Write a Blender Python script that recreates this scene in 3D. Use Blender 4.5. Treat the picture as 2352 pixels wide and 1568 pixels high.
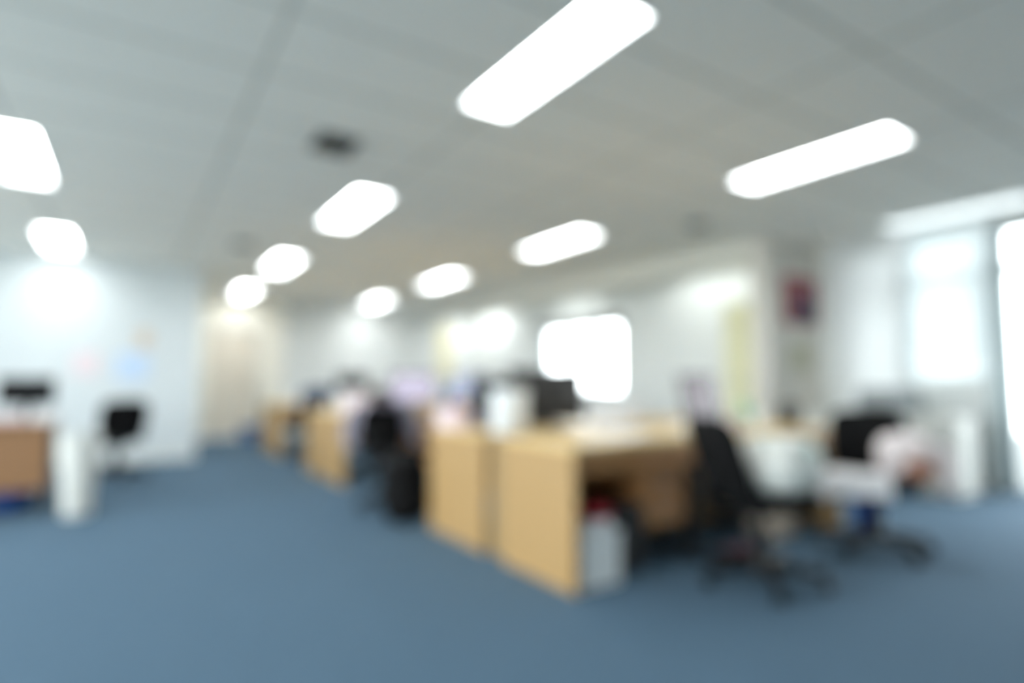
import bpy, bmesh, math, random
from mathutils import Vector, Matrix
for o in list(bpy.data.objects):
    bpy.data.objects.remove(o)
S = bpy.context.scene
C = S.collection
PI = math.pi
rnd = random.Random(7)

# ------------------------------------------------------------------ camera, exposure, sky
cam = bpy.data.cameras.new('camera')
camo = bpy.data.objects.new('camera', cam)
C.objects.link(camo)
EYE = 1.03
cam.sensor_width = 36.0
cam.lens = 20.844
ax = Vector((0.8377008, -0.54612945, 0.0))            # image right in room axes
up = Vector((-0.03840462, -0.05890834, 0.99752438))   # image up
fw = Vector((0.54477744, 0.83562697, 0.07032146))     # view direction
m3 = Matrix((ax, up, -fw)).transposed().to_4x4()
m3.translation = (0, 0, EYE)
camo.matrix_world = m3
cam.clip_start = 0.02
# the lens was set to a very close distance, so the whole room is out of focus
cam.dof.use_dof = True
cam.dof.focus_distance = 0.17
cam.dof.aperture_fstop = 20.844 / 8.2
cam.dof.aperture_blades = 0
S.camera = camo

S.view_settings.view_transform = 'Standard'
S.view_settings.look = 'None'
S.view_settings.gamma = 1.0
S.view_settings.use_curve_mapping = False
S.view_settings.exposure = 2.14
TUBE = 5.4          # emission of a lit ceiling panel
DAY = 3.0            # daylight outside the windows

W = bpy.data.worlds.new('daylight')
S.world = W
W.use_nodes = True
bg = W.node_tree.nodes['Background']
bg.inputs['Color'].default_value = (0.90, 0.96, 1.0, 1)
bg.inputs['Strength'].default_value = DAY
nt = W.node_tree
tc = nt.nodes.new('ShaderNodeTexCoord')
sp_ = nt.nodes.new('ShaderNodeSeparateXYZ')
cr_ = nt.nodes.new('ShaderNodeValToRGB')          # bright overcast sky above the horizon, dull ground below
mr_ = nt.nodes.new('ShaderNodeMapRange')
mr_.inputs['From Min'].default_value = -.25
mr_.inputs['From Max'].default_value = .25
nt.links.new(tc.outputs['Generated'], sp_.inputs[0])
nt.links.new(sp_.outputs['Z'], mr_.inputs['Value'])
nt.links.new(mr_.outputs[0], cr_.inputs['Fac'])
cr_.color_ramp.elements[0].position = .25
cr_.color_ramp.elements[0].color = (.50, .52, .50, 1)
cr_.color_ramp.elements[1].position = .52
cr_.color_ramp.elements[1].color = (.96, .985, 1.0, 1)
nt.links.new(cr_.outputs['Color'], bg.inputs['Color'])
cy = S.cycles
cy.use_denoising = True
cy.max_bounces = 10
cy.diffuse_bounces = 7
cy.glossy_bounces = 3
cy.sample_clamp_indirect = 10
cy.caustics_reflective = False
cy.caustics_refractive = False

# ------------------------------------------------------------------ materials
def lin(c):
    return tuple(((v / 255) / 12.92 if v / 255 <= .04045 else ((v / 255 + .055) / 1.055) ** 2.4) for v in c)

def mat(name, rgb, rough=.6, metal=0.0, var=.06, scale=18, bump=0.0, bscale=120, stretch=None, spec=.5, emit=None, sheen=0):
    m = bpy.data.materials.new(name)
    m.use_nodes = True
    nt = m.node_tree
    b = nt.nodes['Principled BSDF']
    tc = nt.nodes.new('ShaderNodeTexCoord')
    mp = nt.nodes.new('ShaderNodeMapping')
    if stretch: mp.inputs['Scale'].default_value = stretch
    nt.links.new(tc.outputs['Object'], mp.inputs['Vector'])
    nz = nt.nodes.new('ShaderNodeTexNoise')
    nz.inputs['Scale'].default_value = scale
    nz.inputs['Detail'].default_value = 4
    nt.links.new(mp.outputs['Vector'], nz.inputs['Vector'])
    cr = nt.nodes.new('ShaderNodeValToRGB')
    c = lin(rgb)
    cr.color_ramp.elements[0].position = .3
    cr.color_ramp.elements[1].position = .7
    cr.color_ramp.elements[0].color = (*[v * (1 - var) for v in c], 1)
    cr.color_ramp.elements[1].color = (*[min(1, v * (1 + var)) for v in c], 1)
    nt.links.new(nz.outputs['Fac'], cr.inputs['Fac'])
    nt.links.new(cr.outputs['Color'], b.inputs['Base Color'])
    b.inputs['Roughness'].default_value = rough
    b.inputs['Metallic'].default_value = metal
    b.inputs['Specular IOR Level'].default_value = spec
    if sheen: b.inputs['Sheen Weight'].default_value = sheen
    if bump:
        n2 = nt.nodes.new('ShaderNodeTexNoise')
        n2.inputs['Scale'].default_value = bscale
        nt.links.new(tc.outputs['Object'], n2.inputs['Vector'])
        bp = nt.nodes.new('ShaderNodeBump')
        bp.inputs['Strength'].default_value = bump
        bp.inputs['Distance'].default_value = .0003
        nt.links.new(n2.outputs['Fac'], bp.inputs['Height'])
        nt.links.new(bp.outputs['Normal'], b.inputs['Normal'])
    if emit:
        b.inputs['Emission Color'].default_value = (*lin(emit[0]), 1)
        b.inputs['Emission Strength'].default_value = emit[1]
    return m

def mat_light(name, rgb, strength):
    m = bpy.data.materials.new(name)
    m.use_nodes = True
    nt = m.node_tree
    nt.nodes.remove(nt.nodes['Principled BSDF'])
    e = nt.nodes.new('ShaderNodeEmission')
    e.inputs['Color'].default_value = (*rgb, 1)
    e.inputs['Strength'].default_value = strength
    nt.links.new(e.outputs[0], nt.nodes['Material Output'].inputs[0])
    return m

def mat_glass(name):
    m = bpy.data.materials.new(name)
    m.use_nodes = True
    nt = m.node_tree
    nt.nodes.remove(nt.nodes['Principled BSDF'])
    t = nt.nodes.new('ShaderNodeBsdfTransparent')
    t.inputs['Color'].default_value = (.95, .98, .98, 1)
    g = nt.nodes.new('ShaderNodeBsdfGlossy')
    g.inputs['Roughness'].default_value = .02
    mx = nt.nodes.new('ShaderNodeMixShader')
    lw = nt.nodes.new('ShaderNodeLayerWeight')
    lw.inputs['Blend'].default_value = .15
    nt.links.new(lw.outputs['Fresnel'], mx.inputs[0])
    nt.links.new(t.outputs[0], mx.inputs[1])
    nt.links.new(g.outputs[0], mx.inputs[2])
    nt.links.new(mx.outputs[0], nt.nodes['Material Output'].inputs[0])
    return m

def mat_cloth(name, rgb, transl=.45, stripes=None):
    m = bpy.data.materials.new(name)
    m.use_nodes = True
    nt = m.node_tree
    b = nt.nodes['Principled BSDF']
    b.inputs['Base Color'].default_value = (*lin(rgb), 1)
    b.inputs['Roughness'].default_value = .9
    tl = nt.nodes.new('ShaderNodeBsdfTranslucent')
    nz = nt.nodes.new('ShaderNodeTexNoise')
    nz.inputs['Scale'].default_value = 60
    cr = nt.nodes.new('ShaderNodeValToRGB')
    c = lin(rgb)
    cr.color_ramp.elements[0].color = (*[v * .94 for v in c], 1)
    cr.color_ramp.elements[1].color = (*c, 1)
    nt.links.new(nz.outputs['Fac'], cr.inputs['Fac'])
    nt.links.new(cr.outputs['Color'], tl.inputs['Color'])
    nt.links.new(cr.outputs['Color'], b.inputs['Base Color'])
    mx = nt.nodes.new('ShaderNodeMixShader')
    mx.inputs[0].default_value = transl
    nt.links.new(b.outputs[0], mx.inputs[1])
    nt.links.new(tl.outputs[0], mx.inputs[2])
    nt.links.new(mx.outputs[0], nt.nodes['Material Output'].inputs[0])
    return m

def mat_print(name, base, spots, scale, thr=.52):
    """cloth or paper with printed patches of other colours"""
    m = mat(name, base, .8, var=.03)
    nt = m.node_tree
    b = nt.nodes['Principled BSDF']
    tc = nt.nodes.new('ShaderNodeTexCoord')
    prev = b.inputs['Base Color'].links[0].from_socket
    for i, c in enumerate(spots):
        mp = nt.nodes.new('ShaderNodeMapping')
        mp.inputs['Location'].default_value = (3.1 * i + .7, 1.7 * i, 5.3 * i)
        nt.links.new(tc.outputs['Object'], mp.inputs['Vector'])
        nz = nt.nodes.new('ShaderNodeTexNoise')
        nz.inputs['Scale'].default_value = scale
        nz.inputs['Detail'].default_value = 1
        nt.links.new(mp.outputs['Vector'], nz.inputs['Vector'])
        cr = nt.nodes.new('ShaderNodeValToRGB')
        cr.color_ramp.elements[0].position = thr
        cr.color_ramp.elements[1].position = thr + .05
        nt.links.new(nz.outputs['Fac'], cr.inputs['Fac'])
        mx = nt.nodes.new('ShaderNodeMixRGB')
        mx.inputs[2].default_value = (*lin(c), 1)
        nt.links.new(cr.outputs['Color'], mx.inputs[0])
        nt.links.new(prev, mx.inputs[1])
        prev = mx.outputs[0]
    nt.links.new(prev, b.inputs['Base Color'])
    return m

M = {}
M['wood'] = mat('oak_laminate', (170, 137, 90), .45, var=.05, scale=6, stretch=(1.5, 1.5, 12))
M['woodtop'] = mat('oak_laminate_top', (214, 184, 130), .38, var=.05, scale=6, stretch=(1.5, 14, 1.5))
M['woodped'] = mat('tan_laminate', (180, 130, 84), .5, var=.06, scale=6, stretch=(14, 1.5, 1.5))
M['wooddark'] = mat('brown_laminate', (146, 108, 74), .5, var=.06, scale=6, stretch=(14, 1.5, 1.5))
M['filler'] = mat('beige_filler', (150, 124, 84), .6, var=.03)
M['wall'] = mat('white_wall_paint', (224, 226, 224), .85, var=.015, scale=3, bump=.1)
M['wallL'] = mat('cool_white_wall_paint', (208, 214, 216), .85, var=.015, scale=3, bump=.1)
M['cream'] = mat('cream_wall_paint', (242, 237, 224), .8, var=.02, scale=3, bump=.1)
M['creamdoor'] = mat('cream_door_laminate', (224, 214, 198), .5, var=.03, scale=5, stretch=(8, 8, 1))
M['column'] = mat('grey_paint', (212, 207, 199), .8, var=.02, scale=3, bump=.1)
M['white'] = mat('white_plastic', (232, 234, 234), .4, var=.01)
M['reflector'] = mat('white_reflector', (244, 246, 246), .5, var=.005)
M['offwhite'] = mat('offwhite_metal', (214, 214, 208), .45, var=.015)
M['paper'] = mat('white_paper', (236, 238, 242), .8, var=.02)
M['paperp'] = mat('pinkish_paper', (226, 208, 212), .8, var=.04)
M['black'] = mat('black_fabric', (11, 11, 12), .9, var=.2, scale=200, bump=.3, bscale=400, spec=.2)
M['blackp'] = mat('black_plastic', (15, 15, 16), .4, var=.05)
M['greyp'] = mat('grey_plastic', (150, 156, 158), .5, var=.03)
M['dgrey'] = mat('dark_grey_plastic', (42, 41, 41), .5, var=.03)
M['chrome'] = mat('grey_metal', (150, 154, 158), .3, metal=.9, var=.02)
M['alu'] = mat('window_aluminium', (150, 162, 164), .4, metal=.4, var=.02)
M['blue'] = mat('blue_plastic', (20, 74, 150), .45, var=.04)
M['bluebag'] = mat('blue_bag', (74, 116, 170), .6, var=.1)
M['navy'] = mat('navy_cloth', (44, 62, 92), .9, var=.1, scale=40, bump=.3)
M['lav'] = mat('grey_lavender_cloth', (150, 146, 160), .95, var=.08, scale=30, bump=.3)
M['pinkc'] = mat('pale_pink_cloth', (226, 216, 216), .95, var=.04, scale=30, bump=.3)
M['whitec'] = mat('white_towel_cloth', (238, 236, 238), .95, var=.03, scale=60, bump=.5)
M['brown'] = mat('brown_leather', (158, 112, 92), .6, var=.1)
M['dbrown'] = mat('dark_brown_leather', (62, 44, 38), .6, var=.1)
M['red'] = mat('red_plastic', (190, 44, 56), .5, var=.05)
M['pink'] = mat('pink_rubber', (120, 90, 102), .6, var=.05)
M['carton'] = mat('beige_cardboard', (206, 188, 170), .85, var=.05)
M['green'] = mat('green_plastic', (120, 176, 150), .5, var=.05)
M['yellow'] = mat('pale_yellow_laminate', (226, 222, 184), .55, var=.02)
M['yellowc'] = mat('yellow_cloth', (238, 230, 196), .8, var=.03)
M['orange'] = mat('peach_card', (226, 176, 150), .8, var=.05)
M['curtain'] = mat_cloth('white_curtain_cloth', (240, 241, 241), .35)
M['sheer'] = mat_cloth('sheer_curtain_cloth', (240, 245, 246), .24)
nt = M['sheer'].node_tree                       # open weave: a little of the window is seen straight through
mo = nt.nodes['Material Output']
src = mo.inputs[0].links[0].from_socket
tr = nt.nodes.new('ShaderNodeBsdfTransparent')
mx = nt.nodes.new('ShaderNodeMixShader')
mx.inputs[0].default_value = .11
nt.links.new(src, mx.inputs[1]); nt.links.new(tr.outputs[0], mx.inputs[2]); nt.links.new(mx.outputs[0], mo.inputs[0])
M['glass'] = mat_glass('window_glass')
M['tube'] = mat_light('lit_diffuser', (.97, 1.0, 1.0), TUBE)
M['tubedim'] = mat_light('dim_lit_diffuser', (.9, .98, 1.0), .95)
M['tubemid'] = mat_light('half_lit_diffuser', (.95, 1.0, .97), 2.2)
M['scr1'] = mat('lit_screen', (30, 30, 34), .3, emit=((222, 216, 240), .22))
M['scr2'] = mat('lit_screen_blue', (30, 30, 34), .3, emit=((206, 218, 246), .22))
M['scr3'] = mat('screen_pinkish', (30, 30, 34), .3, emit=((184, 174, 184), .11))
M['scroff'] = mat('dark_screen', (16, 17, 20), .15, var=0)
M['bagprint'] = mat_print('white_bag_green_print', (230, 230, 224), [(170, 194, 184), (202, 206, 202)], 9, .6)
M['poster'] = mat_print('red_poster', (156, 96, 92), [(196, 120, 140), (120, 60, 60)], 9, .5)
M['posterin'] = mat('navy_print', (44, 60, 84), .7, var=.2, scale=12)

# carpet: blue grey loop pile
def carpet():
    m = mat('blue_grey_carpet', (79, 102, 121), .95, var=.10, scale=260, bump=.6, bscale=700, spec=.15)
    return m
M['carpet'] = carpet()
# ceiling: mineral tiles in a 0.6 m grid of thin metal bars
def ceiling_mat():
    m = mat('ceiling_tile', (243, 240, 232), .9, var=.02, scale=30, bump=.2, bscale=300)
    nt = m.node_tree
    b = nt.nodes['Principled BSDF']
    tc = nt.nodes.new('ShaderNodeTexCoord')
    mp = nt.nodes.new('ShaderNodeMapping')
    mp.inputs['Location'].default_value = (-.54, -.18, 0)
    nt.links.new(tc.outputs['Object'], mp.inputs['Vector'])
    br = nt.nodes.new('ShaderNodeTexBrick')
    br.offset = 0
    br.inputs['Scale'].default_value = 1
    br.inputs['Brick Width'].default_value = 1.215
    br.inputs['Row Height'].default_value = .6
    br.inputs['Mortar Size'].default_value = .012
    br.inputs['Color1'].default_value = (1, 1, 1, 1)
    br.inputs['Color2'].default_value = (1, 1, 1, 1)
    br.inputs['Mortar'].default_value = (.62, .63, .62, 1)
    nt.links.new(mp.outputs['Vector'], br.inputs['Vector'])
    mx = nt.nodes.new('ShaderNodeMixRGB')
    mx.blend_type = 'MULTIPLY'
    mx.inputs[0].default_value = 1
    nt.links.new(b.inputs['Base Color'].links[0].from_socket, mx.inputs[1])
    nt.links.new(br.outputs['Color'], mx.inputs[2])
    nt.links.new(mx.outputs[0], b.inputs['Base Color'])
    return m
M['ceil'] = ceiling_mat()
M['beam'] = mat('beam_paint', (226, 224, 216), .9, var=.02)

# ------------------------------------------------------------------ mesh helpers
def nb(): return bmesh.new()

def box(bm, x0, x1, y0, y1, z0, z1, bev=0.0, seg=2):
    t = bmesh.new()
    bmesh.ops.create_cube(t, size=1)
    for v in t.verts:
        v.co = Vector(((x0 + x1) / 2 + v.co.x * (x1 - x0), (y0 + y1) / 2 + v.co.y * (y1 - y0), (z0 + z1) / 2 + v.co.z * (z1 - z0)))
    if bev:
        bmesh.ops.bevel(t, geom=list(t.edges), offset=bev, segments=seg, affect='EDGES', profile=.5)
    merge(bm, t)
    return bm

def merge(bm, t, mtx=None):
    if mtx is not None: bmesh.ops.transform(t, matrix=mtx, verts=t.verts)
    me = bpy.data.meshes.new('tmp')
    t.to_mesh(me); t.free()
    bm.from_mesh(me)
    bpy.data.meshes.remove(me)

def tube(bm, pts, r, n=12, cap=True):
    pts = [Vector(p) for p in pts]
    rs = r if isinstance(r, (list, tuple)) else [r] * len(pts)
    rings = []
    for i, p in enumerate(pts):
        d = (pts[min(i + 1, len(pts) - 1)] - pts[max(i - 1, 0)]).normalized()
        u = d.cross(Vector((0, 0, 1)))
        if u.length < 1e-3: u = Vector((1, 0, 0))
        u.normalize(); w = d.cross(u)
        rings.append([bm.verts.new(p + (u * math.cos(a) + w * math.sin(a)) * rs[i]) for a in [2 * PI * k / n for k in range(n)]])
    for a, b in zip(rings, rings[1:]):
        for k in range(n): bm.faces.new((a[k], a[(k + 1) % n], b[(k + 1) % n], b[k]))
    if cap:
        bm.faces.new(rings[0][::-1]); bm.faces.new(rings[-1])
    return bm

def lathe(bm, prof, cx=0, cy_=0, z=0, n=28, sq=0.0):
    """revolve (radius, height) pairs; sq > 0 squares the outline"""
    rings = []
    for r, h in prof:
        ring = []
        for k in range(n):
            a = 2 * PI * k / n
            c, s = math.cos(a), math.sin(a)
            if sq:
                e = 1 - sq
                c = math.copysign(abs(c) ** e, c); s = math.copysign(abs(s) ** e, s)
            ring.append(bm.verts.new((cx + r * c, cy_ + r * s, z + h)))
        rings.append(ring)
    for a, b in zip(rings, rings[1:]):
        for k in range(n): bm.faces.new((a[k], a[(k + 1) % n], b[(k + 1) % n], b[k]))
    bm.faces.new(rings[0][::-1]); bm.faces.new(rings[-1])
    return bm

def blob(bm, c, s, p=2.6, nu=28, nv=18, wob=0.0, seed=0, mtx=None):
    """a rounded stuffed shape: superellipsoid with half sizes s, wobbled by wob"""
    r = random.Random(seed)
    ph = [r.uniform(0, 6) for _ in range(6)]
    t = bmesh.new()
    e = 2 / p
    f = lambda v, k: math.copysign(abs(v) ** k, v)
    rows = []
    for i in range(1, nv):
        b = -PI / 2 + PI * i / nv
        row = []
        for j in range(nu):
            a = 2 * PI * j / nu
            x = f(math.cos(b), e) * f(math.cos(a), e); y = f(math.cos(b), e) * f(math.sin(a), e); z = f(math.sin(b), e)
            q = 1 + wob * (math.sin(3 * a + ph[0] + 2 * b) + math.sin(5 * a + ph[1]) * .5 + math.sin(4 * b + ph[2]) * .6)
            row.append(t.verts.new((x * s[0] * q, y * s[1] * q, z * s[2] * q)))
        rows.append(row)
    bo = t.verts.new((0, 0, -s[2])); to = t.verts.new((0, 0, s[2]))
    for a, b in zip(rows, rows[1:]):
        for k in range(nu): t.faces.new((a[k], a[(k + 1) % nu], b[(k + 1) % nu], b[k]))
    for k in range(nu):
        t.faces.new((bo, rows[0][(k + 1) % nu], rows[0][k])); t.faces.new((to, rows[-1][k], rows[-1][(k + 1) % nu]))
    if mtx is not None: bmesh.ops.transform(t, matrix=mtx, verts=t.verts)
    bmesh.ops.translate(t, vec=Vector(c), verts=t.verts)
    merge(bm, t)
    return bm

def obj(name, bm, m, parent=None, smooth=False, label=None):
    me = bpy.data.meshes.new(name)
    bmesh.ops.recalc_face_normals(bm, faces=bm.faces)
    bm.to_mesh(me); bm.free()
    me.materials.append(m)
    if smooth:
        for p in me.polygons: p.use_smooth = True
        try: me.set_sharp_from_angle(angle=math.radians(42))
        except Exception: pass
    o = bpy.data.objects.new(name, me)
    C.objects.link(o)
    if parent is not None: o.parent = parent
    if label: o['label'] = label
    return o

def thing(name, label, cat, loc=(0, 0, 0), rz=0, group=None):
    o = bpy.data.objects.new(name, None)
    C.objects.link(o)
    o.location = loc; o.rotation_euler = (0, 0, rz)
    o.empty_display_size = .1
    tag(o, label, cat, group)
    return o

def tag(o, label, cat, group=None):
    o['label'] = label; o['category'] = cat
    if group: o['group'] = group
    return o

def struct(name, bm, m, label=None):
    o = obj(name, bm, m)
    o['kind'] = 'structure'
    if label: o['label'] = label
    return o

def kids(o): return [c for c in C.objects if c.parent is o]

def dup(root, loc, rz, label, group=None):
    def rec(o, par):
        c = o.copy(); C.objects.link(c)
        if par is not None: c.parent = par
        for k in kids(o): rec(k, c)
        return c
    r = rec(root, None)
    r.location = loc; r.rotation_euler = (0, 0, rz); r['label'] = label
    if group: r['group'] = group
    return r

# ------------------------------------------------------------------ the room
H = 2.65
XR = 6.95           # wall with the windows
XL = -4.6
YB = -3.4           # wall behind the photographer
YF = 12.3           # far wall
YN = 9.3            # nearer part of the far wall, left
XN = 0.85
b = nb(); box(b, XL - .2, XR + .2, YB - .2, YF + .2, -.15, 0); struct('floor', b, M['carpet'])
LX = (-.70, 1.74, 4.17, 6.58)
LY = (-.72, 2.36, 5.41, 8.44, 11.36)
FA, FL, FD = .15, .59, .11          # half width, half length and depth of a recessed ceiling light
def lit_place(i, j): return not (j == 0 or (i == 0 and j == 4))
b = nb(); xa = XL - .2
for i, x in enumerate(LX):
    box(b, xa, x - FA, YB - .2, YF + .2, H, H + .15)
    ya = YB - .2
    for j, y in enumerate(LY):
        if lit_place(i, j):
            box(b, x - FA, x + FA, ya, y - FL, H, H + .15); ya = y + FL
    box(b, x - FA, x + FA, ya, YF + .2, H, H + .15); xa = x + FA
box(b, xa, XR + .2, YB - .2, YF + .2, H, H + .15)
struct('ceiling', b, M['ceil'])
b = nb(); box(b, XL - .2, XL, YB, -1.6, 0, H); box(b, XL - .2, XL, 8.8, YF, 0, H); box(b, XL - .2, XL, -1.6, 8.8, 0, .3); box(b, XL - .2, XL, -1.6, 8.8, 2.5, H)
struct('wall_left', b, M['wallL'])
b = nb(); box(b, XL, XR, YB - .2, YB, 0, H); struct('wall_rear', b, M['wall'])
b = nb(); box(b, XL, XN, YN, YN + .15, 0, H); struct('wall_front', b, M['wallL'])
b = nb(); box(b, XN - .15, XN, YN + .15, YF, 0, H); struct('wall_corridor', b, M['wallL'])
# far wall: cream stretch with the doors, white stretch to the right
DX0, DX1, DZ = 1.28, 2.16, 2.06
b = nb(); box(b, XN, DX0, YF, YF + .2, 0, H); box(b, DX1, 2.62, YF, YF + .2, 0, H); box(b, DX0, DX1, YF, YF + .2, DZ, H)
struct('wall_back_cream', b, M['cream'])
b = nb(); box(b, 2.62, XR, YF, YF + .2, 0, H); struct('wall_back', b, M['wall'])
dr = obj('door_1', box(nb(), DX0 + .03, DX1 - .03, YF + .05, YF + .09, .01, DZ - .03), M['creamdoor']); dr['kind'] = 'structure'
b = nb(); box(b, DX0, DX0 + .03, YF - .01, YF + .12, 0, DZ); box(b, DX1 - .03, DX1, YF - .01, YF + .12, 0, DZ); box(b, DX0 + .03, DX1 - .03, YF - .01, YF + .12, DZ - .03, DZ)
obj('door_frame', b, M['offwhite'], dr)
obj('door_handle', tube(nb(), [(DX1 - .1, YF + .05, 1.0), (DX1 - .1, YF + .0, 1.0), (DX1 - .22, YF + .0, 1.0)], .01), M['chrome'], dr)

# window wall: full-height glazing near the camera, one window far down the wall
GY0, GY1, GZ1 = .22, 3.50, 2.52
FY0, FY1, FZ0, FZ1 = 7.35, 9.55, .86, 2.08
b = nb()
x0, x1 = XR, XR + .2
box(b, x0, x1, YB, GY0, 0, H); box(b, x0, x1, GY0, GY1, GZ1, H)
box(b, x0, x1, GY1, FY0, 0, H)
box(b, x0, x1, FY0, FY1, 0, FZ0); box(b, x0, x1, FY0, FY1, FZ1, H); box(b, x0, x1, FY1, YF, 0, H)
struct('wall_right', b, M['wall'])
# window_1: glazing bays with transom
wn = 1
def window(y0, y1, z0, z1, transom=None, mull=(), xw=XR):
    global wn
    f = nb(); t = .05
    xa, xb = xw + .06, xw + .14
    box(f, xa, xb, y0, y0 + t, z0, z1); box(f, xa, xb, y1 - t, y1, z0, z1)
    box(f, xa, xb, y0 + t, y1 - t, z0, z0 + t); box(f, xa, xb, y0 + t, y1 - t, z1 - t, z1)
    if transom: box(f, xa, xb, y0 + t, y1 - t, transom - .04, transom + .04)
    for my in mull: box(f, xa, xb, my - .03, my + .03, z0 + t, z1 - t)
    w = obj('window_%d' % wn, f, M['alu']); w['kind'] = 'structure'
    g = nb(); box(g, xw + .095, xw + .105, y0 + t, y1 - t, z0 + t, z1 - t)
    obj('window_pane', g, M['glass'], w)
    wn += 1
    return w
window(2.26, 2.97, 1.08, GZ1, 2.12)
window(1.28, 2.16, .02, GZ1, 2.12)
window(.22, 1.28, .02, GZ1, 2.12)
window(FY0, FY1, FZ0, FZ1, None, (8.08, 8.82))
window(-1.6, 8.8, .3, 2.5, None, (0, 1.8, 3.6, 5.4, 7.2), xw=XL - .2)  # unseen window band, added to throw daylight on the ceiling and desk ends
window(2.97, 3.50, .3, GZ1, 2.12)  # extra bay added behind the heavy curtain so that its cloth glows
b = nb(); box(b, XR, XR + .2, 2.2, 2.97, 0, 1.08); box(b, XR, XR + .2, 2.97, 3.50, 0, .3); struct('wall_under_window', b, M['wall'])
b = nb(); box(b, XR - .07, XR + .18, 2.16, 2.26, 0, GZ1, .004); struct('trim_1', b, M['alu'], 'grey upright post between the glazing bays')
b = nb(); box(b, XR - .05, XR + .2, 2.26, 2.97, 1.08, 1.11, .004); struct('trim_2', b, M['white'])
b = nb(); box(b, XR - .05, XR + .2, FY0, FY1, FZ0 - .03, FZ0, .004); struct('trim_3', b, M['white'])
b = nb(); box(b, XR + .2, XR + 9, -8, 20, -.2, -.02); struct('floor_light_blocker', b, mat('dark_blocker_slab', (70, 72, 72), .9), 'dark slab added outside the windows to block light from below')  # added slab, keeps light from the ground off the ceiling by the windows
# grey column sticking out from the window wall, and the boxed beam it carries
b = nb(); box(b, 5.92, XR, 3.9, 4.12, 0, H, .006); struct('column', b, M['column'], 'grey square column beside the window curtain')
b = nb(); box(b, 5.9, 6.06, 4.12, YF, 2.45, H, .004); struct('beam', b, M['beam'], 'long boxed beam under the ceiling behind the grey column')
# skirtings
b = nb(); box(b, XL, XN, YN - .015, YN, 0, .08); struct('baseboard_front', b, M['offwhite'])
b = nb(); box(b, 2.62, XR, YF - .015, YF, 0, .08); struct('baseboard_back', b, M['offwhite'])
b = nb(); box(b, XR - .015, XR, 4.12, YF - .015, 0, .08); struct('baseboard_right', b, M['offwhite'])

# ------------------------------------------------------------------ ceiling lights
LG = 'long panel lights set end to end in the ceiling'
def make_light(m, label):
    t = thing('ceiling_light', label, 'ceiling light', (0, 0, H), 0, LG)
    a, l, w, d = FA, FL, .004, FD
    h = nb()
    box(h, -a, -a + w, -l, l, .0, d); box(h, a - w, a, -l, l, .0, d)
    box(h, -a + w, a - w, -l, -l + w, .0, d); box(h, -a + w, a - w, l - w, l, .0, d)
    box(h, -a, a, -l, l, d, d + .02)
    obj('light_housing', h, M['reflector'], t)
    f = nb(); e = .012
    box(f, -a - e, -a + w, -l - e, l + e, -.004, -.0005); box(f, a - w, a + e, -l - e, l + e, -.004, -.0005)
    box(f, -a + w, a - w, -l - e, -l + w, -.004, -.0005); box(f, -a + w, a - w, l - w, l + e, -.004, -.0005)
    obj('light_frame', f, M['white'], t)
    obj('diffuser', box(nb(), -a + w + .002, a - w - .002, -l + w + .002, l - w - .002, d - .012, d - .002), m, t)
    return t
LL = {
 (1, 1): 'largest white ceiling light, running off the top edge of the picture',
 (1, 2): 'white ceiling light just past the dark ceiling vent, second in its row',
 (1, 3): 'white ceiling light, third in the row leading to the cream wall',
 (1, 4): 'farthest white ceiling light in front of the cream wall and door',
 (2, 1): 'long white ceiling light nearest in the row between vent and window side',
 (2, 2): 'white ceiling light above the near desk island, second in its row',
 (2, 3): 'white ceiling light, third in the row over the desk islands',
 (2, 4): 'farthest white ceiling light over the desk islands, by the far white wall',
 (0, 2): 'bright ceiling light cut by the left edge of the picture',
 (0, 3): 'ceiling light close to the left white wall, above the papers',
 (3, 1): 'dimmer ceiling light beside the tall windows at the right edge',
}
first = None
for i, x in enumerate(LX):
    for j, y in enumerate(LY):
        if not lit_place(i, j): continue
        if i == 3 and j < 4:
            make_light(M['tubedim' if j == 1 else 'tubemid'], LL.get((3, j), 'ceiling light hidden behind the long boxed beam')).location = (x, y, H)
            continue
        lab = LL.get((i, j), 'ceiling light out of view behind the photographer or the beam')
        if first is None:
            first = make_light(M['tube'], lab); first.location = (x, y, H)
        else:
            dup(first, (x, y, H), 0, lab)

def vent(x, y, hx, hy, label, deep):
    t = thing('ceiling_vent', label, 'vent', (x, y, H), 0, 'dark vents in the ceiling')
    f = nb(); w = .012
    box(f, -hx, hx, -hy, -hy + w, -.016, -.001); box(f, -hx, hx, hy - w, hy, -.016, -.001)
    box(f, -hx, -hx + w, -hy + w, hy - w, -.016, -.001); box(f, hx - w, hx, -hy + w, hy - w, -.016, -.001)
    obj('vent_frame', f, M['dgrey'] if deep else M['greyp'], t)
    obj('vent_back', box(nb(), -hx + w, hx - w, -hy + w, hy - w, -.006, -.001), M['blackp'] if deep else M['dgrey'], t)
    s = nb(); n = int(2 * hy / .035)
    for k in range(n):
        yy = -hy + w + (k + .5) * (2 * hy - 2 * w) / n
        box(s, -hx + w, hx - w, yy - .004, yy + .004, -.015, -.007)
    obj('vent_slats', s, M['dgrey'], t)
vent(1.13, 3.94, .13, .15, 'dark ceiling vent between the largest light and the row over the aisle', True)
vent(4.84, 3.96, .11, .11, 'small grey ceiling vent above the column with the red poster', False)
vent(1.10, 7.42, .11, .13, 'faint grey ceiling vent far down the aisle on the left', False)

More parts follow.
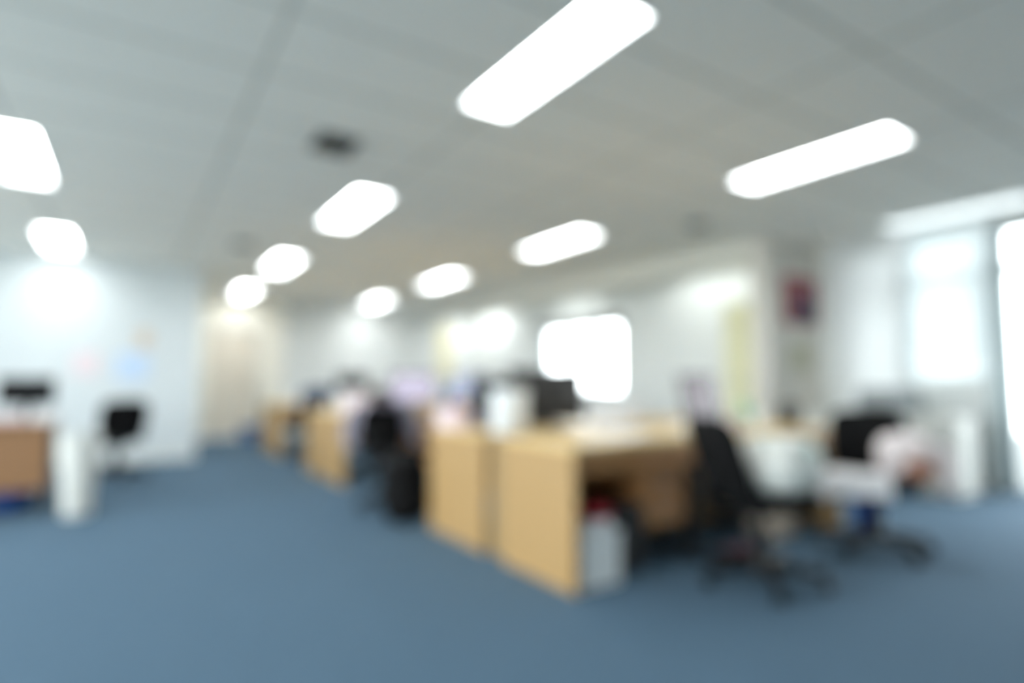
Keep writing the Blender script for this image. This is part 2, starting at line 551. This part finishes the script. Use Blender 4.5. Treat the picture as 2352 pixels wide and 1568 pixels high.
# ------------------------------------------------------------------ desks
DH = .72
def make_desk(L, D, label, ped=None, wood='wood', top='woodtop', foot=0.0, loc=(0, 0, 0), name='office_desk', drop=.34, apron=.12, dark=()):
    """user side at -y; ped = (x0, x1, zbottom) of a drawer pedestal"""
    t = thing(name, label, 'desk', loc, 0, 'office desks')
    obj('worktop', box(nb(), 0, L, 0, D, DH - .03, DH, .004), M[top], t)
    for x in (0, L - .025):
        if x in dark or (x > 0 and -1 in dark):
            b = nb(); box(b, x, x + .025, .10, .16, .03, DH - .032, .003); box(b, x, x + .025, D - .16, D - .10, .03, DH - .032, .003); box(b, x, x + .025, .03, D - .03, 0, .03, .003)
            obj('leg_frame', b, M['blackp'], t)
        else:
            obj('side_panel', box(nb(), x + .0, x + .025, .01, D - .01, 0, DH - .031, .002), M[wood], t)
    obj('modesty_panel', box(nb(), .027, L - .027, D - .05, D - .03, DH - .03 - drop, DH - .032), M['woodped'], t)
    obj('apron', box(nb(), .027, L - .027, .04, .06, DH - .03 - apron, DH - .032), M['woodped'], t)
    if ped:
        a, c, zb = ped
        p = obj('pedestal', box(nb(), a, c, .145, D - .06, zb, DH - .033, .002), M['woodped'], t)
        n = 2
        for k in range(n):
            z0 = zb + .008 + k * (DH - .15 - apron * .3 - zb) / n
            z1 = zb + .002 + (k + 1) * (DH - .15 - apron * .3 - zb) / n
            dd = obj('drawer', box(nb(), a + .004, c - .004, .128, .144, z0, z1, .002), M['woodped'], p)
            obj('drawer_handle', box(nb(), (a + c) / 2 - .05, (a + c) / 2 + .05, .11, .127, (z0 + z1) / 2 - .008, (z0 + z1) / 2 + .008, .003), M['chrome'], p)
    return t
X0 = 1.87
make_desk(.98, .68, 'nearest pale oak desk, its wide end panel facing the aisle', (.60, .94, .22), loc=(X0, 2.3, 0), dark=(-1,))
make_desk(1.44, .68, 'pale oak desk behind the two swivel chairs, next to the column', (1.08, 1.4, .30), loc=(2.855, 2.3, 0), dark=(0,))
# desks facing the other way
def back_desk(L, D, label, x, y):
    t = make_desk(L, D, label, (.1, .45, .12), loc=(x + L, y + D, 0))
    t.rotation_euler = (0, 0, PI)
    return t
back_desk(1.25, .78, 'pale oak desk with the large black monitor, back to back with the nearest one', X0, 3.17)
back_desk(1.17, .78, 'pale oak desk under the laptop and paper piles, nearest the column', 3.125, 3.17)
# panel closing the gap between the two rows
b = nb(); box(b, X0 + .035, 4.2, 2.995, 3.155, 0.0, DH - .01, .003)
tag(obj('cable_duct', b, M['filler']), 'darker beige boxed duct filling the gap between the two nearest desks', 'cable duct')
make_desk(1.45, .75, 'second island desk with its end panel beside the chair carrying a grey jacket', (1.0, 1.4, .1), loc=(X0, 5.95, 0))
make_desk(1.45, .75, 'second island desk to the right, with the lit monitors', (1.0, 1.4, .1), loc=(X0 + 1.46, 5.95, 0))
back_desk(1.45, .75, 'second island desk, rear row at the aisle', X0, 6.72)
back_desk(1.45, .75, 'second island desk, rear row away from the aisle', X0 + 1.46, 6.72)
make_desk(1.45, .8, 'farthest island desk at the aisle, its end panel facing the aisle', (1.0, 1.4, .1), loc=(X0, 8.75, 0))
make_desk(1.45, .8, 'farthest island desk to the right, away from the aisle', (1.0, 1.4, .1), loc=(X0 + 1.46, 8.75, 0))
back_desk(1.45, .8, 'farthest island desk, rear row toward the cream wall', X0, 9.57)
# desk at the left edge
def left_desk():
    t = thing('reception_desk', 'brown desk with a deep front panel at the left edge of the picture', 'desk', (-2.04, 5.95, 0), 0, 'office desks')
    obj('worktop', box(nb(), 0, 1.58, 0, .75, DH - .03, DH, .01), M['wooddark'], t)
    obj('front_panel', box(nb(), .03, 1.55, .03, .05, .2, DH - .031, .002), M['wooddark'], t)
    for x in (.03, 1.53):
        obj('leg', box(nb(), x, x + .03, .1, .68, 0, DH - .031, .002), M['dgrey'], t)
    return t
left_desk()

# ------------------------------------------------------------------ office chairs
CG = 'black swivel office chairs'
def make_chair(label, lean=.10, back_h=.38, arms=True):
    """faces -y; back at +y"""
    t = thing('office_chair', label, 'chair', (0, 0, 0), 0, CG)
    obj('seat', blob(nb(), (0, -.03, .435), (.245, .235, .04), 4), M['black'], t, True)
    bk = nb()
    mt = Matrix.Rotation(-lean, 4, 'X')
    blob(bk, (0, .245, .445 + back_h / 2), (.225, .04, back_h / 2), 4.5, mtx=mt)
    for v in bk.verts:
        v.co.y -= .35 * v.co.x ** 2
    obj('backrest', bk, M['black'], t, True)
    obj('backrest_bar', tube(nb(), [(0, .05, .375), (0, .24, .37), (0, .29, .42), (0, .29, .58)], .018), M['blackp'], t, True)
    obj('seat_plate', box(nb(), -.11, .11, -.1, .12, .365, .394, .01), M['blackp'], t)
    obj('gas_lift', lathe(nb(), [(.045, .1), (.042, .28), (.025, .285), (.025, .366)], n=16), M['blackp'], t, True)
    if arms:
        for s in (-1, 1):
            obj('armrest', blob(tube(nb(), [(s * .1, .03, .38), (s * .27, .03, .38), (s * .285, .03, .43), (s * .285, .02, .61)], .014), (s * .285, -.01, .625), (.03, .125, .014), 3.5), M['blackp'], t, True)
    obj('base_hub', lathe(nb(), [(.04, .06), (.065, .065), (.065, .11), (.045, .135)], n=20), M['blackp'], t, True)
    for k in range(5):
        a = 2 * PI * k / 5 + .3
        c, s = math.cos(a), math.sin(a)
        lg = obj('base_leg', tube(nb(), [(.04 * c, .04 * s, .095), (.17 * c, .17 * s, .09), (.30 * c, .30 * s, .075)], [.034, .029, .02]), M['blackp'], t, True)
        w = nb()
        u = Vector((-s, c, 0))
        for q in (-1, 1):
            p = Vector((.30 * c, .30 * s, .0275)) + u * q * .014
            tube(w, [p - u * .010, p + u * .010], .0275, 16)
        tube(w, [(.30 * c, .30 * s, .03), (.30 * c, .30 * s, .075)], .006, 8)
        obj('caster', w, M['blackp'], lg, True)
    return t
R = math.radians
# chair at the near desk: faces the window side, back to the desk
chairA = make_chair('black swivel chair nearest the camera, holding a white bag with green print', lean=.3, back_h=.42, arms=False)
chairA.location = (2.80, 1.93, 0); chairA.rotation_euler = (0, 0, R(68))
chairB = dup(chairA, (3.92, 1.90, 0), R(-58), 'black swivel chair under the white towel and pale coat, near the windows')
proto = make_chair('black swivel chair with a grey lavender jacket over its back, beside the second island', arms=True)
proto.location = (1.95, 4.78, 0); proto.rotation_euler = (0, 0, R(12))
dup(proto, (2.18, 8.28, 0), R(170), 'black swivel chair between the second and the farthest desk islands')
dup(chairA, (-.05, 7.75, 0), R(195), 'black swivel chair standing alone before the left white wall')
dup(proto, (-1.35, 7.2, 0), R(10), 'black swivel chair behind the brown desk at the left edge')

# white bag with green print on chair A
mt = Matrix.Rotation(R(12), 4, 'Y')
b = blob(nb(), (2.88, 1.87, .605), (.23, .19, .15), 2.8, 40, 28, .02, 3)
for v in b.verts: v.co.z = max(v.co.z, .477)
tag(obj('stuffed_bag', b, M['bagprint'], None, True), 'plump white bag with pale green print on the nearest swivel chair', 'bag')
# towel on chair B seat, pale coat over its back
def cloth_sheet(fn, nu, nv, th=.008):
    bm = bmesh.new()
    g = [[bm.verts.new(fn(i / nu, j / nv)) for j in range(nv + 1)] for i in range(nu + 1)]
    for i in range(nu):
        for j in range(nv): bm.faces.new((g[i][j], g[i + 1][j], g[i + 1][j + 1], g[i][j + 1]))
    bmesh.ops.recalc_face_normals(bm, faces=bm.faces)
    bmesh.ops.solidify(bm, geom=list(bm.faces), thickness=th)
    return bm
def on_chair(o, chair):
    o.matrix_world = Matrix.Translation(chair.location) @ Matrix.Rotation(chair.rotation_euler.z, 4, 'Z')
    return o
def towel(u, v):
    x = -.38 + .44 * u; y = -.40 + .46 * v
    z = .484 + .006 * math.sin(9 * u + 4 * v)
    ox = max(0, -x - .255); oy = max(0, -y - .275)
    x += ox * .5; y += oy * .75
    z -= ox * .8 + oy * .9
    return (x, y, z)
on_chair(tag(obj('towel', cloth_sheet(towel, 22, 18, .025), M['whitec'], None, True), 'white towel spread over the seat of the chair near the windows', 'towel'), chairB)
# coat bundled on the right half of the seat
ct = thing('coat', 'pale pink grey coat bundled on the chair near the windows, against its back', 'coat')
b = blob(nb(), (.17, -.06, .59), (.16, .16, .14), 2.4, 36, 24, .03, 5)
for v in b.verts: v.co.z = max(v.co.z, .480)
obj('coat_body', b, M['pinkc'], ct, True)
obj('sleeve', tube(nb(), [(.28, -.08, .66), (.36, -.10, .60), (.37, -.14, .50), (.34, -.18, .42)], [.04, .05, .05, .035], 14), M['pinkc'], ct, True)
on_chair(ct, chairB)
hb = thing('handbag', 'small brown handbag leaning on the pale coat on the chair near the windows', 'handbag')
obj('bag_body', blob(nb(), (.20, -.262, .535), (.075, .035, .055), 3.5), M['brown'], hb, True)
obj('strap', tube(nb(), [(.14, -.267, .57), (.15, -.267, .62), (.20, -.262, .645), (.25, -.267, .62), (.26, -.267, .57)], .006, 8), M['brown'], hb, True)
on_chair(hb, chairB)
# jacket on the chair by the second island
def jacket(u, v):
    a = -PI * .62 + 1.24 * PI * u
    z = .56 + .32 * v
    fl = 1 + .25 * (1 - v)
    x = .26 * fl * math.sin(a); y = .19 + .115 * math.cos(a) * fl
    sh = max(0, v - .8) / .2
    x *= 1 - .35 * sh; y = y * (1 - .1 * sh) + .02 * sh
    return (x, y + .008 * math.sin(20 * u + 6 * v), z + .015 * math.sin(a * 2))
jk = thing('jacket', 'grey lavender jacket hung round the back of the chair by the second island', 'jacket')
obj('jacket_body', cloth_sheet(jacket, 34, 16, .015), M['lav'], jk, True)
for s in (-1, 1):
    obj('sleeve', tube(nb(), [(s * .24, .20, .83), (s * .33, .22, .72), (s * .35, .2, .60), (s * .33, .16, .50)], [.045, .055, .05, .042], 14), M['lav'], jk, True)
obj('collar', blob(nb(), (0, .27, .93), (.10, .05, .05), 3, wob=.03), M['dbrown'], jk, True, 'dark brown collar')
on_chair(jk, proto)
bp_ = thing('backpack', 'black backpack standing on the carpet in front of the chair with the jacket', 'backpack', (1.80, 4.22, 0), R(20))
b = blob(nb(), (0, 0, .24), (.17, .13, .25), 3.4, wob=.015, seed=6)
for v in b.verts: v.co.z = max(v.co.z, .004)
obj('backpack_body', b, M['black'], bp_, True)
obj('front_pocket', blob(nb(), (0, -.13, .17), (.12, .045, .12), 3.4), M['black'], bp_, True)
for q in (-1, 1): obj('shoulder_strap', tube(nb(), [(q * .08, .10, .46), (q * .10, .17, .36), (q * .10, .16, .16), (q * .08, .11, .08)], .013, 8), M['blackp'], bp_, True)
# navy jacket on the far chair
b = blob(nb(), (2.18, 8.03, .84), (.25, .05, .14), 3, wob=.04, seed=9)
tag(obj('pullover', b, M['navy'], None, True), 'navy blue pullover hung on the chair between the far islands', 'pullover')

# ------------------------------------------------------------------ under and around the desks
def bin_(name, label, x, y, r0, r1, h, m, cat='bin', sq=.0, n=28):
    t = thing(name, label, cat, (x, y, 0))
    obj('body', lathe(nb(), [(r0, 0), (r1, h), (r1 - .006, h), (r0 - .006, .01)], n=n, sq=sq), M[m], t, True)
    obj('rim', lathe(nb(), [(r1, h - .01), (r1 + .008, h - .008), (r1 + .008, h + .006), (r1, h + .008), (r1 - .007, h + .006), (r1 - .007, h - .01)], n=n, sq=sq), M[m], t, True)
    return t
bin_('waste_bin', 'tall off-white tapering bin against the end of the brown left desk', -.28, 5.86, .095, .14, .62, 'offwhite')
bin_('waste_bin', 'blue bin on the carpet behind the chair with the towel', 4.38, 2.17, .085, .115, .36, 'blue')
bin_('waste_bin', 'small blue bin on the carpet before the cream wall', 1.92, 11.6, .13, .17, .26, 'bluebag')
# white crate with red packet under the nearest desk
cr = thing('storage_crate', 'white plastic crate under the nearest desk, red packet on top', 'crate', (2.07, 2.50, 0))
b = nb(); box(b, -.13, .13, -.16, .16, 0, .012); box(b, -.13, -.122, -.16, .16, .012, .27); box(b, .122, .13, -.16, .16, .012, .27)
box(b, -.122, .122, -.16, -.152, .012, .27); box(b, -.122, .122, .152, .16, .012, .27)
obj('crate_body', b, M['white'], cr)
for y0_ in (-.168, .161):
    obj('crate_rim', box(nb(), -.137, .137, y0_, y0_ + .007, .25, .275, .002), M['white'], cr)
for k in range(4):
    xx = 2.07 - .105 + k * .054
    b = nb(); box(b, xx, xx + .046, 2.37, 2.62, .013, .30 + .02 * (k % 2), .003)
    tag(obj('file_folder', b, M['paper']), ['white folder leftmost in the crate under the nearest desk', 'white folder second from the left in the crate under the desk', 'white folder third from the left in the crate under the desk', 'white folder rightmost in the crate under the nearest desk'][k], 'folder', 'folders in the crate under the nearest desk')
b = blob(nb(), (2.12, 2.44, .352), (.08, .06, .03), 3.2, wob=.03)
tag(obj('packet', b, M['red'], None, True), 'red packet lying on the white folders under the nearest desk', 'packet')
# computer tower and box under the desk
ctw = thing('computer_tower', 'black computer tower in the dark space under the nearest desk', 'computer', (2.36, 2.62, 0))
obj('case', box(nb(), -.09, .09, -.2, .2, .012, .36, .006), M['blackp'], ctw)
obj('front_bezel', box(nb(), -.085, .085, -.212, -.2, .016, .355, .004), M['dgrey'], ctw)
obj('feet', box(box(nb(), -.07, -.05, -.18, .18, 0, .012), .05, .07, -.18, .18, 0, .012), M['blackp'], ctw)
cb = thing('cardboard_box', 'beige cardboard box on the floor between the two swivel chairs', 'box', (3.78, 2.52, 0))
obj('box_body', box(nb(), -.13, .13, -.1, .1, 0, .24, .002), M['carton'], cb)
obj('flap', box(nb(), -.13, .13, -.1, .0, .241, .246), M['carton'], cb)
for s, lb in ((-1, 'left'), (1, 'right')):
    t = thing('slipper', 'pink slipper, %s one of the pair under the nearest swivel chair' % lb, 'slipper', (3.14 + s * .055, 2.32, 0), .2, 'pink slippers under the chair')
    obj('sole', blob(nb(), (0, 0, .012), (.042, .12, .012), 3), M['pink'], t, True)
    obj('strap', cloth_sheet(lambda u, v: (.044 * math.cos(PI * u), -.05 + .07 * v, .012 + .045 * math.sin(PI * u)), 12, 4, .004), M['pink'], t, True)

# ------------------------------------------------------------------ on the desks
def monitor(label, x, y, rz, w, h, scr, z=DH, lift=.12, back='blackp'):
    t = thing('computer_monitor', label, 'monitor', (x, y, z), rz, 'monitors on the desks')
    obj('stand_base', blob(nb(), (0, .05, .009), (.12, .09, .009), 4), M[back], t, True)
    obj('stand_neck', box(nb(), -.025, .025, .055, .08, .012, lift + h * .5, .004), M[back], t)
    hs = nb(); box(hs, -w / 2, w / 2, 0, .03, lift, lift + h, .006); blob(hs, (0, .03, lift + h / 2), (w * .36, .03, h * .36), 4)
    obj('housing', hs, M[back], t, True)
    obj('screen', box(nb(), -w / 2 + .014, w / 2 - .014, -.003, .001, lift + .02, lift + h - .014), M[scr], t)
    return t
def keyboard(label, x, y, rz, z=DH):
    t = thing('keyboard', label, 'keyboard', (x, y, z), rz, 'keyboards on the desks')
    obj('keyboard_body', box(nb(), -.21, .21, -.07, .07, 0, .018, .005), M['blackp'], t)
    k = nb()
    for i in range(14):
        for j in range(5):
            box(k, -.2 + i * .0287, -.2 + i * .0287 + .023, -.06 + j * .025, -.06 + j * .025 + .02, .018, .024)
    obj('keys', k, M['dgrey'], t)
def papers(label, x, y, w, d, h, m, rz=0, z=DH, group='paper piles on the desks'):
    bm = nb(); n = max(2, int(h / .012))
    for k in range(n):
        a, c = rnd.uniform(-.008, .008), rnd.uniform(-.008, .008)
        box(bm, -w / 2 + a, w / 2 + a, -d / 2 + c, d / 2 + c, h * k / n, h * (k + 1) / n - .0008)
    o = obj('paper_pile', bm, M[m])
    o.location = (x, y, z); o.rotation_euler = (0, 0, rz)
    return tag(o, label, 'papers', group)
# black monitor with its back to the camera on the rear desk
monitor('large black monitor seen from behind on the near desk island', 2.60, 3.52, R(172), .62, .385, 'scroff', lift=.03, back='dgrey')
monitor('small dark monitor just left of the large black one on the near island', 2.20, 3.68, R(180), .30, .24, 'scroff', lift=.11)
# laptop with grey picture
lp = thing('laptop', 'grey laptop open on the near island, pinkish picture on its screen', 'laptop', (4.02, 3.25, DH), R(-4))
obj('laptop_base', box(nb(), -.2, .2, -.26, 0, 0, .02, .005), M['greyp'], lp)
obj('keys', box(nb(), -.17, .17, -.14, -.03, .02, .023), M['dgrey'], lp)
lid = nb(); box(lid, -.2, .2, 0, .014, .0, .37, .004); bmesh.ops.rotate(lid, verts=lid.verts, cent=(0, 0, 0), matrix=Matrix.Rotation(R(-14), 3, 'X')); bmesh.ops.translate(lid, verts=lid.verts, vec=(0, .002, .024))
obj('lid', lid, M['dgrey'], lp)
sc = nb(); box(sc, -.185, .185, -.003, -.0005, .02, .355); bmesh.ops.rotate(sc, verts=sc.verts, cent=(0, 0, 0), matrix=Matrix.Rotation(R(-14), 3, 'X')); bmesh.ops.translate(sc, verts=sc.verts, vec=(0, .002, .024))
obj('screen', sc, M['scr3'], lp)
# white file box and pinkish pile at the aisle end
fb = thing('file_box', 'white rounded file box at the aisle end of the near island', 'file box', (2.03, 3.15, DH))
obj('box_body', lathe(nb(), [(.10, 0), (.108, .01), (.108, .235), (.10, .24)], sq=.25), M['white'], fb, True)
obj('lid', lathe(nb(), [(.113, .241), (.115, .246), (.113, .27), (.095, .276)], sq=.25), M['white'], fb, True)
papers('low pile of pinkish papers at the corner of the near island', 1.955, 3.76, .14, .24, .13, 'paperp', .08)
b = blob(nb(), (1.965, 3.72, DH + .149), (.05, .04, .018), 3); tag(obj('packet', b, M['orange'], None, True), 'small peach coloured packet on the pinkish papers', 'packet')
def bottle(label, x, y, m, r=.035, h=.24, z=DH):
    t = thing('bottle', label, 'bottle', (x, y, z), 0, 'bottles on the desks')
    obj('bottle_body', lathe(nb(), [(r * .95, 0), (r, .01), (r, h * .68), (r * .45, h * .84), (r * .42, h * .9)], n=20), M[m], t, True)
    obj('cap', lathe(nb(), [(r * .5, h * .9 + .001), (r * .5, h)], n=16), M['white'], t, True)
bottle('blue bottle standing behind the pinkish papers on the near island', 2.22, 3.86, 'bluebag', .045, .26)
def mug(label, x, y, m, z=DH, r=.04, h=.095):
    t = thing('mug', label, 'mug', (x, y, z), rnd.uniform(0, 6), 'mugs on the desks')
    obj('cup', lathe(nb(), [(r * .9, 0), (r, .01), (r, h), (r - .005, h), (r - .006, .012)], n=24), M[m], t, True)
    obj('handle', tube(nb(), [(r - .002, 0, h * .8), (r + .022, 0, h * .75), (r + .026, 0, h * .45), (r - .001, 0, h * .25)], .005, 8), M[m], t, True)
papers('tall white paper pile in the middle of the near island', 3.12, 3.40, .28, .20, .16, 'paper', .1)
papers('wide white paper pile beside the large black monitor', 3.52, 3.68, .22, .28, .12, 'paper', -.1)
papers('flat white papers on the nearest desk beside the duct', 2.55, 2.72, .30, .42, .012, 'paper', .25)
papers('flat pale papers on the desk behind the swivel chairs', 3.35, 2.66, .42, .3, .02, 'paper', -.15)
papers('small pile of pinkish papers near the laptop', 3.76, 2.86, .26, .2, .05, 'paperp', .1)
keyboard('black keyboard in front of the large black monitor', 2.62, 3.83, 0)
mug('white mug on the desk behind the swivel chairs', 3.72, 2.55, 'white')
mug('pale green mug by the laptop', 3.98, 2.80, 'green')
bottle('pale green bottle between laptop and round speaker', 4.06, 2.90, 'green', .035, .2)
sp = thing('desk_speaker', 'round dark grey speaker on the desk next to the column', 'speaker', (4.17, 2.60, DH))
obj('speaker_body', blob(nb(), (0, 0, .085), (.075, .075, .085), 2.2), M['dgrey'], sp, True)
obj('speaker_grille', tube(nb(), [(-.03, -.06, .09), (-.036, -.076, .09)], .04, 20), M['blackp'], sp, True)
# second island
monitor('lit monitor with a lavender screen on the second island, nearer the aisle', 2.78, 6.35, R(-18), .50, .33, 'scr1', lift=.09)
monitor('lit monitor with a pale blue screen on the second island, farther right', 3.58, 6.40, R(-20), .46, .32, 'scr2', lift=.10)
bottle('tall blue bottle between the two lit monitors', 3.2, 6.25, 'blue', .05, .30)
papers('pinkish papers stacked at the aisle end of the second island', 2.2, 6.3, .3, .3, .17, 'paperp', .1)
papers('white papers stacked on the rear desk of the second island', 2.35, 7.1, .36, .3, .22, 'paper', -.1)
keyboard('black keyboard in front of the lavender screen', 2.66, 6.08, R(-18))
mug('white mug at the aisle corner of the second island', 2.02, 6.95, 'white')
bottle('small white bottle on the rear desk of the second island', 2.7, 7.2, 'white', .05, .22)
# far island
papers('white papers stacked on the farthest island', 2.4, 9.2, .4, .35, .2, 'paper', .1)
monitor('dark monitor on the farthest island', 3.0, 9.2, R(-20), .5, .33, 'scroff')
papers('white papers on the right desk of the farthest island', 3.9, 9.2, .4, .35, .25, 'paper', .1)
# left desk
monitor('black monitor on the brown desk at the left edge', -.70, 6.50, R(-10), .40, .24, 'scroff', lift=.12)
papers('pinkish papers on the brown desk at the left edge', -.80, 6.15, .28, .2, .05, 'paperp', .2)
papers('white papers on the right corner of the brown left desk', -.56, 6.18, .14, .22, .08, 'paper', .1)
papers('beige papers on the brown desk, cut by the left edge of the picture', -1.15, 6.2, .24, .24, .22, 'carton', .1)
ctb = thing('computer_tower', 'black computer tower under the brown desk at the left edge', 'computer', (-1.25, 6.35, 0))
obj('case', box(nb(), -.1, .1, -.22, .22, .012, .42, .006), M['blackp'], ctb)
obj('feet', box(box(nb(), -.08, -.06, -.2, .2, 0, .012), .06, .08, -.2, .2, 0, .012), M['blackp'], ctb)
b = blob(nb(), (-.74, 6.3, .12), (.15, .14, .12), 3, wob=.03, seed=4)
tag(obj('bag', b, M['blue'], None, True), 'blue bag on the floor under the brown left desk', 'bag')

# ------------------------------------------------------------------ walls: papers, poster, cupboard
def poster(name, label, cx_, z0, z1, w, y, m, cat='paper notice', group='papers on the left wall'):
    b = nb(); box(b, cx_ - w / 2, cx_ + w / 2, y - .004, y - .001, z0, z1)
    return tag(obj(name, b, M[m]), label, cat, group)
poster('wall_notice', 'faded pink paper on the left white wall, above the lone chair', -.42, 1.14, 1.42, .26, YN, 'paperp')
poster('wall_notice', 'small brownish paper high on the left white wall near its corner', .2, 1.5, 1.74, .16, YN, 'carton')
M['paleblue'] = mat('pale_blue_paper', (190, 210, 236), .8, var=.03)
poster('wall_notice', 'pale blue sheets on the left white wall near its corner', .08, 1.08, 1.42, .36, YN, 'paleblue')
# red framed poster on the column
pf = thing('framed_poster', 'red poster with a dark blue centre on the grey column', 'poster', (6.52, 3.9, 1.98))
b = nb(); w, h = .36, .28
box(b, -w - .02, w + .02, -.022, -.001, -h - .02, -h); box(b, -w - .02, w + .02, -.022, -.001, h, h + .02)
box(b, -w - .02, -w, -.022, -.001, -h, h); box(b, w, w + .02, -.022, -.001, -h, h)
obj('poster_frame', b, M['column'], pf)
obj('poster_sheet', box(nb(), -w, w, -.008, -.001, -h, h), M['poster'], pf)
pr = nb(); lathe(pr, [(.13, 0), (.16, .02), (.17, .12), (.10, .24), (.07, .26), (.085, .32), (.05, .38)], n=24)
for v in pr.verts: v.co.y = -.0105 + v.co.y * .008; v.co.z -= .24; v.co.x += .08; v.co.x *= 1.25
obj('printed_shape', pr, M['posterin'], pf, False, 'dark blue printed centre')
b = nb(); box(b, 6.3, 6.7, 3.895, 3.899, 1.15, 1.5); tag(obj('wall_notice', b, mat('dull_yellow_paper', (182, 180, 160), .8)), 'dull yellow paper on the grey column under the red poster', 'paper notice')
# yellow cupboard against the wall behind the column
cu = thing('tall_cupboard', 'pale yellow tall cupboard against the wall behind the grey column', 'cupboard', (6.68, 4.64, 0))
obj('cupboard_body', box(nb(), -.23, .25, -.24, .24, 0, 2.04, .004), M['yellow'], cu)
for s in (-1, 1):
    d = obj('door', box(nb(), -.252, -.232, min(0, s * .235) + .002 * (s > 0), max(0, s * .235) - .002 * (s < 0), .08, 2.02, .003), M['yellow'], cu)
    obj('handle', box(nb(), -.268, -.253, s * .03 - .006, s * .03 + .006, .98, 1.12, .003), M['chrome'], d)
# yellow curtain strip on the far wall, pale cabinets
b = nb(); box(b, 5.98, 6.36, YF - .02, YF - .002, 1.15, 2.32, .003); tag(obj('wall_banner', b, M['yellowc']), 'pale yellow upright banner on the far white wall', 'banner')
# dark blind over the far window
bl = thing('roller_blind', 'dark roller blind rolled up above the far bright window', 'blind', (XR - .06, 8.45, 2.14))
obj('blind_cassette', tube(nb(), [(0, -1.2, 0), (0, 1.2, 0)], .045, 16), M['dgrey'], bl, True)
obj('blind_edge', box(nb(), -.004, .004, -1.18, .35, -.10, -.04), M['dgrey'], bl)
# curtains by the near windows
def curtain(name, label, y0, y1, z0, z1, x, m, folds, depth):
    t = thing(name, label, 'curtain', (x, (y0 + y1) / 2, z0), 0, 'curtains at the windows')
    n = folds * 10
    L = y1 - y0
    def fn(u, v):
        return (depth * math.sin(2 * PI * folds * u + .5 * math.sin(3 * v)) * (.8 + .2 * v), -L / 2 + L * u + .02 * math.sin(5 * v + 9 * u), v * (z1 - z0))
    obj('curtain_cloth', cloth_sheet(fn, n, 10, .003), M[m], t, True)
    obj('curtain_rail', tube(nb(), [(0, -L / 2 - .03, z1 - z0 + .014), (0, L / 2 + .03, z1 - z0 + .014)], .012, 10), M['white'], t, True)
curtain('curtain', 'heavy white curtain gathered between the grey column and the windows', 2.88, 3.66, .08, 2.622, XR - .17, 'curtain', 8, .032)
curtain('curtain', 'thin sheer curtain across the window left of the grey post', 2.20, 2.98, 1.13, 2.622, XR - .095, 'sheer', 7, .014)
# low cabinets under the window
for k, (y, lb) in enumerate(((2.30, 'white low cabinet under the window, next to the grey post'), (2.83, 'white low cabinet under the window, beneath the grey printer'), (3.36, 'white low cabinet in front of the heavy curtain'))):
    t = thing('low_cabinet', lb, 'cabinet', (6.45, y + .26, 0), 0, 'low cabinets along the window wall')
    obj('cabinet_body', box(nb(), -.17, .2, -.26, .26, 0, .72, .004), M['offwhite'], t)
    for s in (-1, 1):
        d = obj('door', box(nb(), -.19, -.172, min(0, s * .255) + (.002 if s > 0 else 0), max(0, s * .255) - (.002 if s < 0 else 0), .05, .70, .003), M['offwhite'], t)
        obj('handle', box(nb(), -.205, -.191, s * .03 - .005, s * .03 + .005, .4, .52, .003), M['chrome'], d)
pt = thing('printer', 'grey printer on the low cabinets before the windows', 'printer', (6.45, 2.95, .72))
obj('printer_body', box(nb(), -.16, .17, -.24, .24, .002, .24, .02), M['greyp'], pt, True)
obj('printer_lid', box(nb(), -.15, .16, -.23, .23, .241, .262, .006), M['greyp'], pt)
obj('paper_tray', box(nb(), -.25, -.162, -.14, .14, .06, .075, .004), M['dgrey'], pt)
